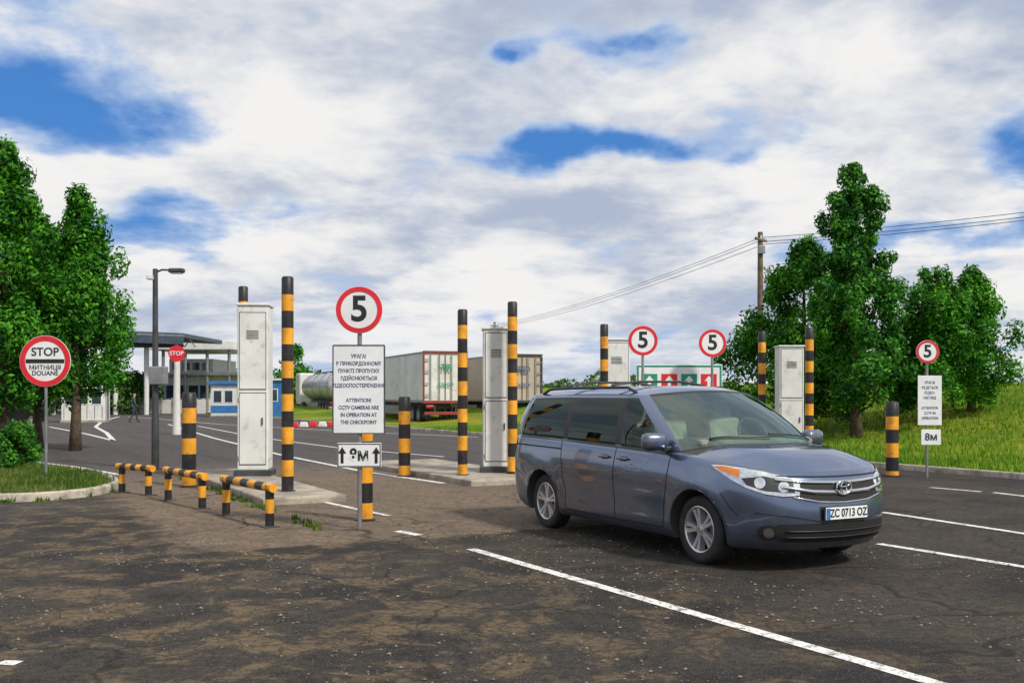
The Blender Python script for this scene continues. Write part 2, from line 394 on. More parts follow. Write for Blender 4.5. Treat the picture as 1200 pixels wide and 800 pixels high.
# ---------------- trees
def tree(name,x,y,h,cb,R,prof,nc,nl,ls,mat,cr=(.3,.55),vst=1.25,base=0.0,lean=0,tr=.14,seed=1,up=0.0,lobe=1.0):
    rr=np.random.RandomState(seed); root=E(name,(x,y,base))
    bm=bmesh.new(); top=h*.93
    tp=[Vector((lean*(k/8)**1.5+.06*math.sin(k*1.7+seed),.05*math.cos(k*2.1),top*k/8)) for k in range(9)]
    tp[0]=Vector((0,0,-.15))
    tube_bm(bm,tp,[tr*(1.25 if k==0 else 1)*(1-.93*k/8)+.01 for k in range(9)],9)
    def tpt(z):
        f=max(0,min(7.999,z/top*8)); i=int(f); return tp[i].lerp(tp[i+1],f-i)
    C=[];Rr=[]
    for i in range(nc):
        t=rr.rand()**.9; a=rr.rand()*6.283
        lob=1+lobe*(.22*math.sin(3*a+seed*2+t*5)+.15*math.sin(5*a+t*11+seed)+.12*(rr.rand()-.5))
        e=R*prof(t)*lob; q=e*(.25+.75*math.sqrt(rr.rand()))
        z=cb+(h-cb)*t+up*q
        z=min(z,h-.1)
        p=tpt(z); c=Vector((p.x+q*math.cos(a),p.y+q*math.sin(a),z)); 
        cr_=(cr[0]+(cr[1]-cr[0])*rr.rand())*(.5+.5*min(1,prof(t))); C.append(c); Rr.append(cr_)
        if i%3==0:
            s=tpt(max(cb*.7,z-.35*q-.2)); md=s.lerp(c,.5)+Vector((0,0,-.08*q))
            tube_bm(bm,[s,md,c],[tr*.28*(1-t*.7)+.008,tr*.16*(1-t*.7)+.006,.006],5)
    bmesh.ops.recalc_face_normals(bm,faces=bm.faces)
    obj('trunk_and_limbs',bm,BARK,root,True)
    C=np.array([tuple(c) for c in C]); Rr=np.array(Rr)
    idx=rr.choice(nc,nl,p=(Rr**2)/(Rr**2).sum())
    d=rr.normal(size=(nl,3)); d/=np.linalg.norm(d,axis=1)[:,None]
    rad=Rr[idx]*(.35+.85*rr.rand(nl)**.8)
    P=C[idx]+d*rad[:,None]*np.array([1,1,vst])
    nrm=d+rr.normal(size=(nl,3))*.55+np.array([0,0,.25]); nrm/=np.linalg.norm(nrm,axis=1)[:,None]
    u=np.cross(nrm,rr.normal(size=(nl,3))); u/=np.linalg.norm(u,axis=1)[:,None]; v=np.cross(nrm,u)
    s=ls*(.55+.9*rr.rand(nl))[:,None]
    V=np.stack([P-u*s*.9,P-v*s*.42+nrm*s*.1,P+u*s*.9,P+v*s*.42+nrm*s*.1],1)
    rawmesh('foliage',V.reshape(-1,3),4,mat,root)
    return root
cone=lambda t:(1-t)**.75*.95+.10 if t>.12 else .7+t*2
egg=lambda t:max(.1,(1-t**2.2))*(.75+.25*min(1,t*5))
pine=lambda t:((.5+.5*math.sin(t*17+1))*.30+.75)*((1-t)**.72)+.07
def rt(name,px,d,ytop,*a,**k):
    x=PX(px,d); b=vz(*LL(x,d))-.03; h=PZ(ytop,d)-b
    return tree(name,x,d,h,*a,base=b,**k)
rt('conifer_tree',1004,32,196,.9,1.95,pine,170,42000,.075,LEAFD,(.20,.42),1.2,lean=-.1,tr=.17,seed=3,up=.25,lobe=1.4)
rt('deciduous_tree',936,34,285,.7,2.35,egg,150,38000,.085,LEAF,(.3,.6),1.2,lean=.25,tr=.14,seed=5,up=.1,lobe=1.3)
rt('deciduous_tree',1090,33,318,.6,1.6,cone,85,21000,.08,LEAF,(.26,.48),1.4,tr=.12,seed=8,up=.15,lobe=1.3)
rt('deciduous_tree',1137,33.5,322,.6,1.65,egg,85,22000,.08,LEAF,(.28,.5),1.4,tr=.12,seed=12,up=.15,lobe=1.1)
tree('conifer_tree',PX(6,28),28,8.3,1.0,1.6,cone,150,36000,.08,LEAF,(.24,.46),1.5,.05,0,.17,21,.3,1.3)
tree('conifer_tree',PX(88,30),30,7.5,1.7,1.5,egg,135,33000,.08,LEAF,(.26,.48),1.6,.0,.1,.15,24,.25,1.3)
tree('conifer_tree',PX(45,31),31,6.9,1.2,1.2,cone,90,18000,.08,LEAF,(.26,.46),1.5,.0,0,.14,27,.25)
for px,d,h,R,sd in ((346,100,6.3,2.6,31),(128,85,3.4,2.6,33),(160,90,3.3,2.4,35),(225,140,5.5,3.2,36),(20,80,6,3,40),(65,95,5,3,41)):
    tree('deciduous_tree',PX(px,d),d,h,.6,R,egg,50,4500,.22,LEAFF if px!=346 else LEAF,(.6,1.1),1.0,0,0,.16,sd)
tree('shrub',*G(22,552),.95,.1,.42,lambda t:1-.5*t,40,7000,.04,LEAFD,(.12,.22),1,.09,0,.03,50)
n=50000; X=rs.rand(n)*560-330; Yd=150+rs.rand(n)*50; hh=3.0+1.6*np.sin(X*.11)+1.2*np.sin(X*.37+1)+.8*np.sin(X*.9)
Zz=rs.rand(n)**.8*np.maximum(1.2,hh)
P=np.stack([X,Yd,Zz],1); u=rs.normal(size=(n,3)); u/=np.linalg.norm(u,axis=1)[:,None]; v=np.cross(u,rs.normal(size=(n,3))); v/=np.linalg.norm(v,axis=1)[:,None]
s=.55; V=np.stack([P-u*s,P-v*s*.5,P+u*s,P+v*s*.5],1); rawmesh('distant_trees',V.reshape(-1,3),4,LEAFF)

# ---------------- striped poles and bollards
def striped(name,x,y,h,r,base=0.0,band=.27):
    bm=bmesh.new(); seg=24; zs=[h]
    while zs[-1]>.02: zs.append(max(0,zs[-1]-band*(.94+.12*random.random())))
    prev=None
    for i,zv in enumerate(zs):
        cur=[bm.verts.new((r*math.cos(2*math.pi*j/seg),r*math.sin(2*math.pi*j/seg),zv)) for j in range(seg)]
        if prev:
            for j in range(seg):
                fc=bm.faces.new((prev[j],cur[j],cur[(j+1)%seg],prev[(j+1)%seg])); fc.material_index=(i-1)%2; fc.smooth=True
        else:
            cc=[bm.verts.new((r*.82*math.cos(2*math.pi*j/seg),r*.82*math.sin(2*math.pi*j/seg),zv+.025)) for j in range(seg)]
            bm.faces.new(cc)
            for j in range(seg): bm.faces.new((cc[j],cur[j],cur[(j+1)%seg],cc[(j+1)%seg]))
        prev=cur
    fl=[[bm.verts.new((q*math.cos(2*math.pi*j/seg),q*math.sin(2*math.pi*j/seg),zz)) for j in range(seg)] for q,zz in ((r*1.35,0),(r*1.35,.02),(r*1.0,.03))]
    for A,B in zip(fl,fl[1:]):
        for j in range(seg): bm.faces.new((A[j],A[(j+1)%seg],B[(j+1)%seg],B[j]))
    bmesh.ops.recalc_face_normals(bm,faces=bm.faces)
    return obj(name,bm,[BLK,YEL],None,False,(x,y,base))
def sp(px,ytop,d,r,base=.1,name='striped_pole',band=.27):
    return striped(name,PX(px,d),d,PZ(ytop,d)-base,r,base,band)
def platform(lat0,lat1,lon0,lon1,h=.11,name='concrete_island'):
    cx,cy=L((lat0+lat1)/2,(lon0+lon1)/2)
    return box(None,name,(lat1-lat0,lon1-lon0,h+.1),(cx,cy,h/2-.05),CONC,.03,(0,0,LANE))
platform(3.85,5.15,15.1,21.5); platform(7.95,9.9,16.5,22.5); platform(12.0,13.8,17,23); platform(17.2,18.9,17.4,22)
sp(337,326,16.3,.095); sp(285,337,20.6,.095)
sp(542,364,19.6,.095); sp(600.5,355,19.9,.095)
sp(708,381,24,.095); sp(893,389,27,.10); sp(948.5,385,25,.10)
sp(221.5,461,18.3,.125,0,'striped_bollard'); sp(474,466,20.6,.12,0,'striped_bollard'); sp(428,470,13.4,.10,0,'striped_bollard'); sp(1045.5,472,20.6,.125,0,'striped_bollard')

def cabinet(pxl,pxr,ytop,d,yaw=.08,base=.1):
    xc=PX((pxl+pxr)/2,d); w_=(pxr-pxl)*d/F*.86; h=PZ(ytop,d)-base
    e=E('barrier_cabinet',(xc,d+.3,base),yaw)
    box(e,'plinth',(w_+.12,.72,.12),(0,0,.06),DKST,.01)
    box(e,'body',(w_,.6,h-.15),(0,0,.12+(h-.15)/2),WHT,.018)
    box(e,'cap',(w_+.05,.66,.045),(0,0,h-.008),WHT,.012)
    box(e,'door_gap',(w_-.07,.008,h*.42),(0,-.302,.25+h*.20),SEAM); box(e,'door',(w_-.09,.014,h*.41),(0,-.307,.25+h*.20),WHT,.004)
    box(e,'upper_gap',(w_-.07,.008,h*.45),(0,-.302,.35+h*.40+h*.22),SEAM); box(e,'upper_panel',(w_-.09,.014,h*.44),(0,-.307,.35+h*.40+h*.22),WHT,.004)
    box(e,'handle',(.025,.03,.14),(w_*.32,-.325,h*.32),DKST,.005)
    for k,zz in enumerate((.25+h*.03,.25+h*.37)): box(e,'hinge_%d'%k,(.03,.03,.08),(-w_/2+.03,-.322,zz),GALV,.004)
    for k in range(5): box(e,'vent_%d'%k,(w_*.4,.01,.012),(0,-.316,h*.80+k*.035),SEAM)
    box(e,'side_panel',(.012,.44,h*.8),(w_/2+.006,0,h*.5),WHT,.004)
    return e
cabinet(274,315,356,19.3); cabinet(563,598,384,20.2,.05); cabinet(704,741,397,24,.0); cabinet(912,945,405,26.3,-.05)

def guard(px0,py0,px1,py1,h):
    a=Vector((*G(px0,py0),0)); b=Vector((*G(px1,py1),0)); dv=(b-a); ln=dv.length; yaw=math.atan2(dv.y,dv.x)
    e=E('striped_guard_rail',(a.x,a.y,0),yaw); r=.055
    def banded(nm,p,q,n,s0):
        bm=bmesh.new(); p=Vector(p);q=Vector(q)
        for k in range(n): tube_bm(bm,[p.lerp(q,k/n),p.lerp(q,(k+1)/n)],r,14,(k+s0)%2)
        bmesh.ops.recalc_face_normals(bm,faces=bm.faces)
        autosm(obj(nm,bm,[BLK,YEL],e),40)
    banded('post_1',(0,0,0),(0,0,h-.0),3,0); banded('post_2',(ln,0,0),(ln,0,h-.0),3,0)
    banded('rail',(-.12,0,h-.03),(ln+.12,0,h-.03),7,1)
    for k,x in enumerate((0,ln)): box(e,'foot_%d'%k,(.2,.2,.015),(x,0,.0075),DKST,.003)
guard(143,577,174,580,.47); guard(197,586,237,596,.5); guard(265,603,316,617,.52)

# ---------------- signs
def speed_sign(px,py,r,d,base_z,name='speed_limit_sign',txt='5',yaw=0,ts=None,pole=True):
    z=PZ(py,d); R=r*d/F; e=E(name,(PX(px,d),d,0),yaw)
    if pole: cyl(e,'post',.028,z+R*.7-base_z,(0,.035,(z+R*.7+base_z)/2),GALV,seg=14)
    cyl(e,'disc',R,.012,(0,0,z),WHT2,'Y',48)
    ring(e,'red_border',R*.985,R*.78,.005,(0,-.0065,z),RED)
    box(e,'bracket',(.09,.04,.04),(0,.02,z),GALV,.004)
    if txt: text(e,'numeral',txt,R*1.5 if ts is None else ts,(0,-.009,z),BLKT,R*.035)
    return e,R
e,R=speed_sign(421,363,27.5,12.5,0)
def bx(px): return PX(px,12.5)-PX(421,12.5)
def bz(py): return PZ(py,12.5)
cx=bx(420.5)
box(e,'info_board',(.62,.012,1.07),(cx,-.0,bz(456)),WHT2,.004)
for nm,sz,lc in (('frame_top',(.63,.02,.012),(cx,-.002,bz(405)+.006)),('frame_bottom',(.63,.02,.012),(cx,-.002,bz(507)-.006)),
                 ('frame_left',(.012,.02,1.07),(cx-.316,-.002,bz(456))),('frame_right',(.012,.02,1.07),(cx+.316,-.002,bz(456)))):
    box(e,nm,sz,lc,DKST)
lines=['УВАГА!','В ПРИКОРДОННОМУ','ПУНКТІ ПРОПУСКУ','ЗДІЙСНЮЄТЬСЯ','ВІДЕОСПОСТЕРЕЖЕННЯ','','ATTENTION!','CCTV CAMERAS ARE','IN OPERATION AT','THE CHECKPOINT']
text(e,'board_text','\n'.join(lines),.063,(cx,-.008,bz(456)),BLUT,.0016,sx=.84,space=1.42)
box(e,'distance_plate',(.54,.012,.30),(bx(421),-.0,bz(533)),WHT2,.006)
for nm,sz,lc in (('pf_t',(.53,.004,.010),(bx(421),-.008,bz(533)+.137)),('pf_b',(.53,.004,.010),(bx(421),-.008,bz(533)-.137)),('pf_l',(.010,.004,.26),(bx(421)-.258,-.008,bz(533))),('pf_r',(.010,.004,.26),(bx(421)+.258,-.008,bz(533)))):
    box(e,nm,sz,lc,BLKT)
text(e,'distance_text','8м',.21,(bx(421),-.009,bz(533)+.0),BLKT,.005,sx=.90)
def arrow(e,x,z,s,mat,y=-.009,nm='arrow',wd=1.0):
    bm=bmesh.new(); P=[(-.12,-.5),(.12,-.5),(.12,.1),(.34,.1),(0,.5),(-.34,.1),(-.12,.1)]
    bm.faces.new([bm.verts.new((x+p[0]*s*wd,y,z+p[1]*s)) for p in P]); return obj(nm,bm,mat,e)
arrow(e,bx(421)-.208,bz(533),.20,BLKT,wd=.75); arrow(e,bx(421)+.208,bz(533),.20,BLKT,wd=.75)
speed_sign(753.5,399,17.5,21.5,.1,yaw=.05); speed_sign(835,402,16.5,22.5,0,yaw=.08)
e,R=speed_sign(1087,412,13.5,20.4,0)
D=20.4; q=lambda p:PX(p,D)-PX(1087,D)
box(e,'info_board',(28*D/F,.012,58*D/F),(q(1089.5),-.0,PZ(469,D)),WHT2,.004)
text(e,'board_text','УВАГА!\nВЕДЕТЬСЯ\nВІДЕО-\nНАГЛЯД\n\nATTENTION\nCCTV IN\nOPERATION',.075,(q(1089.5),-.009,PZ(469,D)),BLUT,.001,sx=.8,space=1.35)
box(e,'distance_plate',(23*D/F,.012,18*D/F),(q(1091),-.0,PZ(512,D)),WHT2,.004)
text(e,'distance_text','8м',.2,(q(1091),-.009,PZ(512,D)),BLKT,.004)
D=23; e=E('lane_direction_sign',(PX(796,D),D,0),.05); W=102*D/F; H=1.0; zt=PZ(427,D)
box(e,'panel',(W,.03,H),(0,0,zt-H/2),WHT2,.01)
for k,sx_ in enumerate((-1,1)): cyl(e,'post_%d'%k,.03,zt,(sx_*W*.36,.05,zt/2),GALV,seg=12)
bzs=.04
for nm,sz,lc in (('rim_t',(W-.04,.006,bzs),(0,-.019,zt-.035)),('rim_b',(W-.04,.006,bzs),(0,-.019,zt-H+.035)),('rim_l',(bzs,.006,H-.12),(-W/2+.04,-.019,zt-H/2)),('rim_r',(bzs,.006,H-.12),(W/2-.04,-.019,zt-H/2))):
    box(e,nm,sz,lc,GRN)
for k,(c,xx) in enumerate(((GRN,-.68),(RED,-.23),(GRN,.22),(RED,.67))):
    box(e,'lane_symbol_%d'%k,(.36,.006,.62),(xx,-.019,zt-.52),c,.001)
    arrow(e,xx,zt-.40,.30,WHT2,-.024,'arrow_%d'%k)
e,R=speed_sign(53,423,30,19.5,.1,'customs_stop_sign',None)
z=PZ(423,19.5)
text(e,'stop_text','STOP',.22,(0,-.009,z+.17),BLKT,.004)
box(e,'bar',(R*1.5,.006,.075),(0,-.010,z),BLKT)
text(e,'customs_text','МИТНИЦЯ\nDOUANE',.12,(0,-.009,z-.18),BLKT,.002,space=.9)
D=42; e=E('stop_sign',(PX(207,D),D,0)); z=PZ(414,D)
c=cyl(e,'octagon',.36,.02,(0,0,z),RED,'Y',8); text(e,'stop_text','STOP',.24,(0,-.016,z),WHT2,.004)
cyl(e,'post',.17,z-.35,(0,.0,(z-.35)/2),BWALL,seg=20,r2=.10)
D=22.5; e=E('street_lamp',(PX(182,D),D,0)); zt=PZ(315,D)
tube(e,'pole',[(0,0,0),(0,0,1),(0,0,2.2),(0,0,zt)],[.085,.08,.065,.055],DKST,14)
tube(e,'arm',[(0,0,zt-.08),(.15,0,zt-.02),(.38,0,zt-.03)],.022,DKST)
box(e,'lamp_head',(.34,.17,.10),(.47,0,zt-.04),DKST,.03); box(e,'lamp_lens',(.24,.12,.02),(.47,0,zt-.10),WHT2,.005)
box(e,'control_box',(.36,.22,.40),(.10,-.08,PZ(440,D)),GALV,.02)
box(e,'base_plate',(.26,.26,.03),(0,0,.015),DKST,.005); box(e,'small_camera',(.12,.2,.09),(-.08,-.1,zt-.2),WHT,.01)
def upole(x,y,h,base=0,name='utility_pole'):
    e=E(name,(x,y,base)); cyl(e,'mast',.16,h,(0,0,h/2),WOOD,seg=14,r2=.11)
    box(e,'crossarm',(1.1,.1,.1),(0,-.12,h-.35),WOOD,.01,(0,0,.9))
    for k in(-.45,0,.45): cyl(e,'insulator',.04,.14,(k*.62,-.12+k*.78,h-.23),WHT2,seg=8,r2=.02)
    box(e,'junction_box',(.3,.2,.35),(0,-.2,h-.8),GALV,.02)
    return e
Pl=[Vector((-1.6,94,8.3)),Vector((PX(891,45),45,PZ(272,45))),Vector((25,34,9.0))]
upole(Pl[0].x,94,8.3); upole(Pl[1].x,45,Pl[1].z-1.0,1.0); upole(25,34,8.6,.4)
we=E('power_lines')
k=0
for o in (-.4,0,.4):
    for A,B in ((Pl[0],Pl[1]),(Pl[1],Pl[2])):
        pts=[]
        for i in range(17):
            t=i/16; p=A.lerp(B,t); p=p+Vector((o*.6,o*.78,-.25-abs(o)*.6-(.9 if A is Pl[0] else .35)*4*t*(1-t)*.5)); pts.append(p)
        tube(we,'wire_%d'%k,pts,.013,BLK,5); k+=1

# ---------------- buildings
def windows(e,n,x0,x1,y,z,w_,h_,frame=WHT):
    for i in range(n):
        x=x0+(x1-x0)*(i+.5)/n
        box(e,'window_frame_%d'%i,(w_+.12,.05,h_+.12),(x,y,z),frame,.0); box(e,'window_%d'%i,(w_,.06,h_),(x,y-.005,z),WIN)
D=60; e=E('guard_booth',(PX(91,D),D+1.2,0),.25)
box(e,'walls',(2.4,2.2,2.35),(0,0,1.25),BWALL,.02); box(e,'roof',(2.8,2.6,.16),(0,0,2.52),GALV,.03); box(e,'base',(2.5,2.3,.16),(0,0,.06),CONC,.01)
windows(e,3,-1.1,1.1,-1.1,1.55,.5,.9); box(e,'door',(.04,.8,1.95),(1.205,0,1.1),GALV); 
for i in range(6): box(e,'panel_rib_%d'%i,(.03,.03,.75),(-1.05+i*.42,-1.11,.6),GALV)
D=76; e=E('guard_booth',(PX(260,D),D+1,0),.1)
box(e,'walls',(1.8,2,2.3),(0,0,1.2),BWALL,.02); box(e,'roof',(2.2,2.4,.25),(0,0,2.5),BLU,.03); box(e,'blue_band',(1.84,2.04,.55),(0,0,.55),BLU,.01); box(e,'base',(1.9,2.1,.1),(0,0,.05),CONC)
windows(e,2,-.8,.8,-1,1.5,.55,.85)
D=72; e=E('blue_pavilion',(PX(319,D),D+1,0)); box(e,'walls',(1.4,2,2.6),(0,0,1.3),BLU,.02); box(e,'roof',(1.7,2.3,.15),(0,0,2.7),BWALL,.02); windows(e,1,-.5,.5,-1,1.6,.7,.8)
D=82; xa=PX(40,D); xb=PX(217,D); e=E('checkpoint_canopy',((xa+xb)/2,D+5,0)); W=xb-xa
box(e,'roof_deck',(W,11,.35),(0,0,6.6),ROOFD,.03,(0,math.radians(2.2),0)); box(e,'fascia',(W+.1,.12,.9),(0,-5.6,6.3),ROOFD,.02,(0,math.radians(2.2),0))
box(e,'fascia_stripe',(W+.14,.14,.18),(0,-5.62,6.55),GALV,.0,(0,math.radians(2.2),0)); box(e,'underside_beam',(W-1,.3,.5),(0,-4,5.7),DKST)
for i in range(5): cyl(e,'column_%d'%i,.2,5.9,(-W/2+1+i*(W-2)/4,-3.8,2.95),BWALL,seg=14)
for i in range(14): tube(e,'truss_%d'%i,[(-W/2+.5+i*W/14,-4,5.5),(-W/2+.5+(i+.5)*W/14,-4,6.1),(-W/2+.5+(i+1)*W/14,-4,5.5)],.05,DKST,6)
D=95; xa=PX(188,D); xb=PX(275,D); W=xb-xa; e=E('customs_building',((xa+xb)/2,D+5,0))
box(e,'walls_lower',(W,9,3.4),(0,0,1.7),BWALL,.03); box(e,'canopy_roof',(W+1,11,.8),(-.3,-.5,PZ(405,D)),WHT,.05); box(e,'walls_upper',(W*.6,8,1.6),(-W*.15,.4,4.2),BWALL,.02)
box(e,'lower_roof',(W+1.5,10,.3),(.6,-.6,3.55),GALV,.03); windows(e,6,-W/2+.3,W/2-.3,-4.5,1.9,.8,1.1,BLU); windows(e,4,-W*.42,W*.12,-3.6,4.3,.7,.7)
for i in range(4): cyl(e,'column_%d'%i,.15,5.8,(-W/2+.4+i*(W-.8)/3,-5.4,2.9),GALV,seg=12)
D=88; e=E('perimeter_wall',(PX(230,D),D,0)); box(e,'panel',(10,.15,1.2),(0,0,.6),BWALL,.01); 
for i in range(11): box(e,'pier_%d'%i,(.2,.24,1.35),(-5+i,0,.67),CONC,.01)
e=E('plastic_road_barrier',(*G(345,501),0),0)
for i in range(9):
    x,y=G(345+i*11,500.5-.2*i); x0,y0=G(345,501)
    box(e,'segment_%d'%i,(.46,.22,.26),(x-x0,y-y0,.13),(RED if i%2==0 else WHT),.04,None,.75)

# ---------------- pedestrian
def person(x,y,yaw,h=1.75):
    e=E('pedestrian',(x,y,0),yaw); k=h/1.75
    J={'pel':((0,0,.95),.13),'wst':((0,0,1.10),.125),'chs':((.0,.0,1.32),.15),'nk':((.01,0,1.48),.06),'hd0':((.02,0,1.56),.075),'hd':((.03,0,1.64),.095),'hdt':((.02,0,1.72),.065),
       'sl':((0,.18,1.42),.065),'el':((-.10,.23,1.16),.045),'wl':((-.02,.24,.92),.032),'hl':((.02,.23,.82),.03),
       'sr':((0,-.18,1.42),.065),'er':((.04,-.23,1.15),.045),'wr':((.18,-.22,.94),.032),'hr':((.23,-.21,.86),.03),
       'pl':((0,.09,.88),.095),'kl':((.14,.10,.49),.06),'al':((.20,.10,.09),.042),'tl':((.34,.11,.035),.035),
       'pr':((0,-.09,.88),.095),'kr':((-.04,-.10,.48),.06),'ar':((-.28,-.10,.13),.042),'tr':((-.17,-.11,.035),.035)}
    ed=[('pel','wst'),('wst','chs'),('chs','nk'),('nk','hd0'),('hd0','hd'),('hd','hdt'),('chs','sl'),('sl','el'),('el','wl'),('wl','hl'),('chs','sr'),('sr','er'),('er','wr'),('wr','hr'),
        ('pel','pl'),('pl','kl'),('kl','al'),('al','tl'),('pel','pr'),('pr','kr'),('kr','ar'),('ar','tr')]
    ks=list(J); me=bpy.data.meshes.new('body'); me.from_pydata([tuple(c*k for c in J[q][0]) for q in ks],[(ks.index(a),ks.index(b)) for a,b in ed],[])
    o=link(bpy.data.objects.new('body',me),e); md=o.modifiers.new('skin','SKIN')
    for i,q in enumerate(ks):
        sv=me.skin_vertices[0].data[i]; r=J[q][1]*k; sv.radius=(r,r); sv.use_root=(q=='pel')
    s_=o.modifiers.new('sub','SUBSURF'); s_.levels=1; s_.render_levels=2; md.use_smooth_shade=True
    m,nt,b=newmat('person_clothes_and_skin'); sp_=nt.nodes.new('ShaderNodeSeparateXYZ'); nt.links.new(nt.nodes.new('ShaderNodeTexCoord').outputs['Object'],sp_.inputs[0]); z=sp_.outputs[2]
    c=mixc(nt,mrange(nt,z,.10,.12),(.02,.018,.016),(.03,.035,.06)); c=mixc(nt,mrange(nt,z,.92,.94),c,(.06,.07,.09)); c=mixc(nt,mrange(nt,z,1.48,1.50),c,(.45,.27,.19)); c=mixc(nt,mrange(nt,z,1.67,1.69),c,(.03,.02,.015))
    nt.links.new(c,b.inputs['Base Color']); b.inputs['Roughness'].default_value=.8; me.materials.append(m)
person(PX(157,60),60,.4)

# ---------------- trucks
TWH=M('trailer_white',(.66,.66,.64),.55,0,.08,.35,(.3,.26,.2),.8)
TBE=M('trailer_beige',(.46,.38,.32),.6,0,.08,.35,(.25,.2,.15),.8)
TRD=M('trailer_red',(.26,.035,.03),.5,0,.1,.3)
TSI=M('tank_steel',(.52,.54,.55),.3,.5,.1,.3,(.25,.25,.25),1)
LAMPR=M('tail_lamp_red',(.5,.01,.01),.2)
def wheel_big(e,x,y,nm): 
    cyl(e,nm,.5,.32,(x,y,.5),RUB,'X',24,None,.04); cyl(e,nm+'_hub',.26,.34,(x,y,.5),GALV,'X',16)
def trailer(x,y,yaw,body,frame,name='semi_trailer_truck',Ln=13.2,graphic=None,tank=False,rail=GALV):
    e=E(name,(x,y,0),yaw)
    if not tank:
        box(e,'cargo_box',(2.5,Ln,2.72),(0,Ln/2+.05,2.62),body,.02)
        for nm,sz,lc in (('rear_frame_top',(2.56,.1,.12),(0,0,3.97)),('rear_frame_bottom',(2.56,.1,.16),(0,0,1.24)),('rear_frame_l',(.09,.1,2.55),(-1.235,0,2.6)),('rear_frame_r',(.09,.1,2.55),(1.235,0,2.6))): box(e,nm,sz,lc,frame,.01)
        box(e,'door_gap',(.03,.02,2.5),(0,-.008,2.6),SEAM)
        for k,xx in enumerate((-.85,-.35,.35,.85)): cyl(e,'lock_bar_%d'%k,.03,2.5,(xx,-.05,2.6),GALV,seg=8)
        for k in range(4): box(e,'hinge_%d'%k,(.25,.03,.06),(-1.05,-.06,1.6+k*.65),GALV); box(e,'hinge_r%d'%k,(.25,.03,.06),(1.05,-.06,1.6+k*.65),GALV)
        for k in range(5): box(e,'side_rib_%d'%k,(.01,.04,2.6),(-1.256,1.4+k*2.6,2.62),body)
        box(e,'side_rail_l',(.04,Ln,.12),(-1.27,Ln/2+.1,1.28),rail); box(e,'side_rail_top',(.04,Ln,.07),(-1.27,Ln/2+.1,3.95),rail)
        if graphic:
            text(e,'door_logo',graphic[0],.50,(.02,-.09,3.1),graphic[1],.02,sx=.8); text(e,'door_logo_small',graphic[2],.24,(0,-.09,2.2),graphic[1],.008)
    else:
        bm=bmesh.new(); n=28; prof=[(0,.0),(.0,.5),(.06,.85),(.18,1.08),(.35,1.18),(Ln-.3,1.18),(Ln-.1,.9),(Ln,.0)]
        rg=[[bm.verts.new((r*1.05*math.cos(6.2832*j/n),yy,2.3+r*.98*math.sin(6.2832*j/n))) for j in range(n)] for yy,r in prof]
        for A,B in zip(rg,rg[1:]):
            for j in range(n): bm.faces.new((A[j],A[(j+1)%n],B[(j+1)%n],B[j]))
        bmesh.ops.remove_doubles(bm,verts=bm.verts,dist=.001); bmesh.ops.recalc_face_normals(bm,faces=bm.faces)
        autosm(obj('tank_shell',bm,TSI,e),50)
        for k in range(4): ring(e,'tank_band_%d'%k,1.26,1.16,.08,(0,1+k*3.2,2.3),GALV,32)
        box(e,'walkway',(.6,Ln-2,.06),(0,Ln/2,3.52),GALV); tube(e,'ladder',[(.7,-.1,.8),(.7,-.1,3.6)],.03,GALV,6)
    box(e,'chassis',(.9,Ln-1,.3),(0,Ln/2,1.0),DKST); box(e,'underrun_bumper',(2.4,.12,.16),(0,-.02,.62),frame if not tank else GALV,.01)
    for k,xx in enumerate((-1,1)):
        box(e,'tail_lamp_%d'%k,(.4,.06,.14),(xx*.9,-.06,.98),LAMPR,.01); box(e,'mud_flap_%d'%k,(.5,.02,.6),(xx*.95,.5,.6),SEAM); box(e,'bumper_arm_%d'%k,(.08,.1,.5),(xx*.6,.05,.8),DKST)
        for j,yy in enumerate((1.2,2.5,3.8)): wheel_big(e,xx*1.05,yy,'wheel_%d_%d'%(k,j))
        wheel_big(e,xx*1.05,Ln-.4,'drive_wheel_%d'%k); wheel_big(e,xx*1.05,Ln+3,'steer_wheel_%d'%k)
        box(e,'side_guard_%d'%k,(.05,4.5,.5),(xx*1.2,7,.75),GALV)
    box(e,'cab',(2.45,2.1,2.9),(0,Ln+2.3,2.15),TRD if frame is TRD else TWH,.15); box(e,'cab_window',(2.2,.1,.9),(0,Ln+3.34,2.6),WIN,.03)
    return e
hd=.36
trailer(PX(522,56),56,hd,TWH,TRD,graphic=('TIR',GRN,'CARGO'))
trailer(PX(612,60),60,hd,TBE,DKST,graphic=('SPED',BLUT,'LOGISTIK'))
trailer(PX(398,78),80,hd,TWH,GALV,tank=True,name='tanker_truck')
trailer(PX(464,74),78,hd,TWH,GALV,name='semi_trailer_truck')

# ---------------- minivan
def carmat(nm,base):
    m,nt,b=newmat(nm); pos=nt.nodes.new('ShaderNodeTexCoord').outputs['Object']
    c=mixc(nt,mrange(nt,noise(nt,pos,900,1),.35,.65),tuple(k*.8 for k in base),tuple(k*1.25 for k in base))
    sepn=nt.nodes.new('ShaderNodeSeparateXYZ'); nt.links.new(pos,sepn.inputs[0])
    dz=mth(nt,'MULTIPLY',mrange(nt,sepn.outputs[2],.2,.6,1,0),mrange(nt,noise(nt,pos,4,5,.7),.35,.7,.2,.6))
    c=mixc(nt,dz,c,(.10,.085,.07))
    nt.links.new(c,b.inputs['Base Color']); b.inputs['Metallic'].default_value=.8
    nt.links.new(mrange(nt,dz,0,1,.22,.65),b.inputs['Roughness']); b.inputs['Coat Weight'].default_value=1.0; b.inputs['Coat Roughness'].default_value=.02
    return m
CHR=M('chrome',(.78,.79,.81),.10,1.0,.03); ALLOY=M('alloy_silver',(.62,.63,.65),.3,.75,.05,.2,(.2,.17,.14),8)
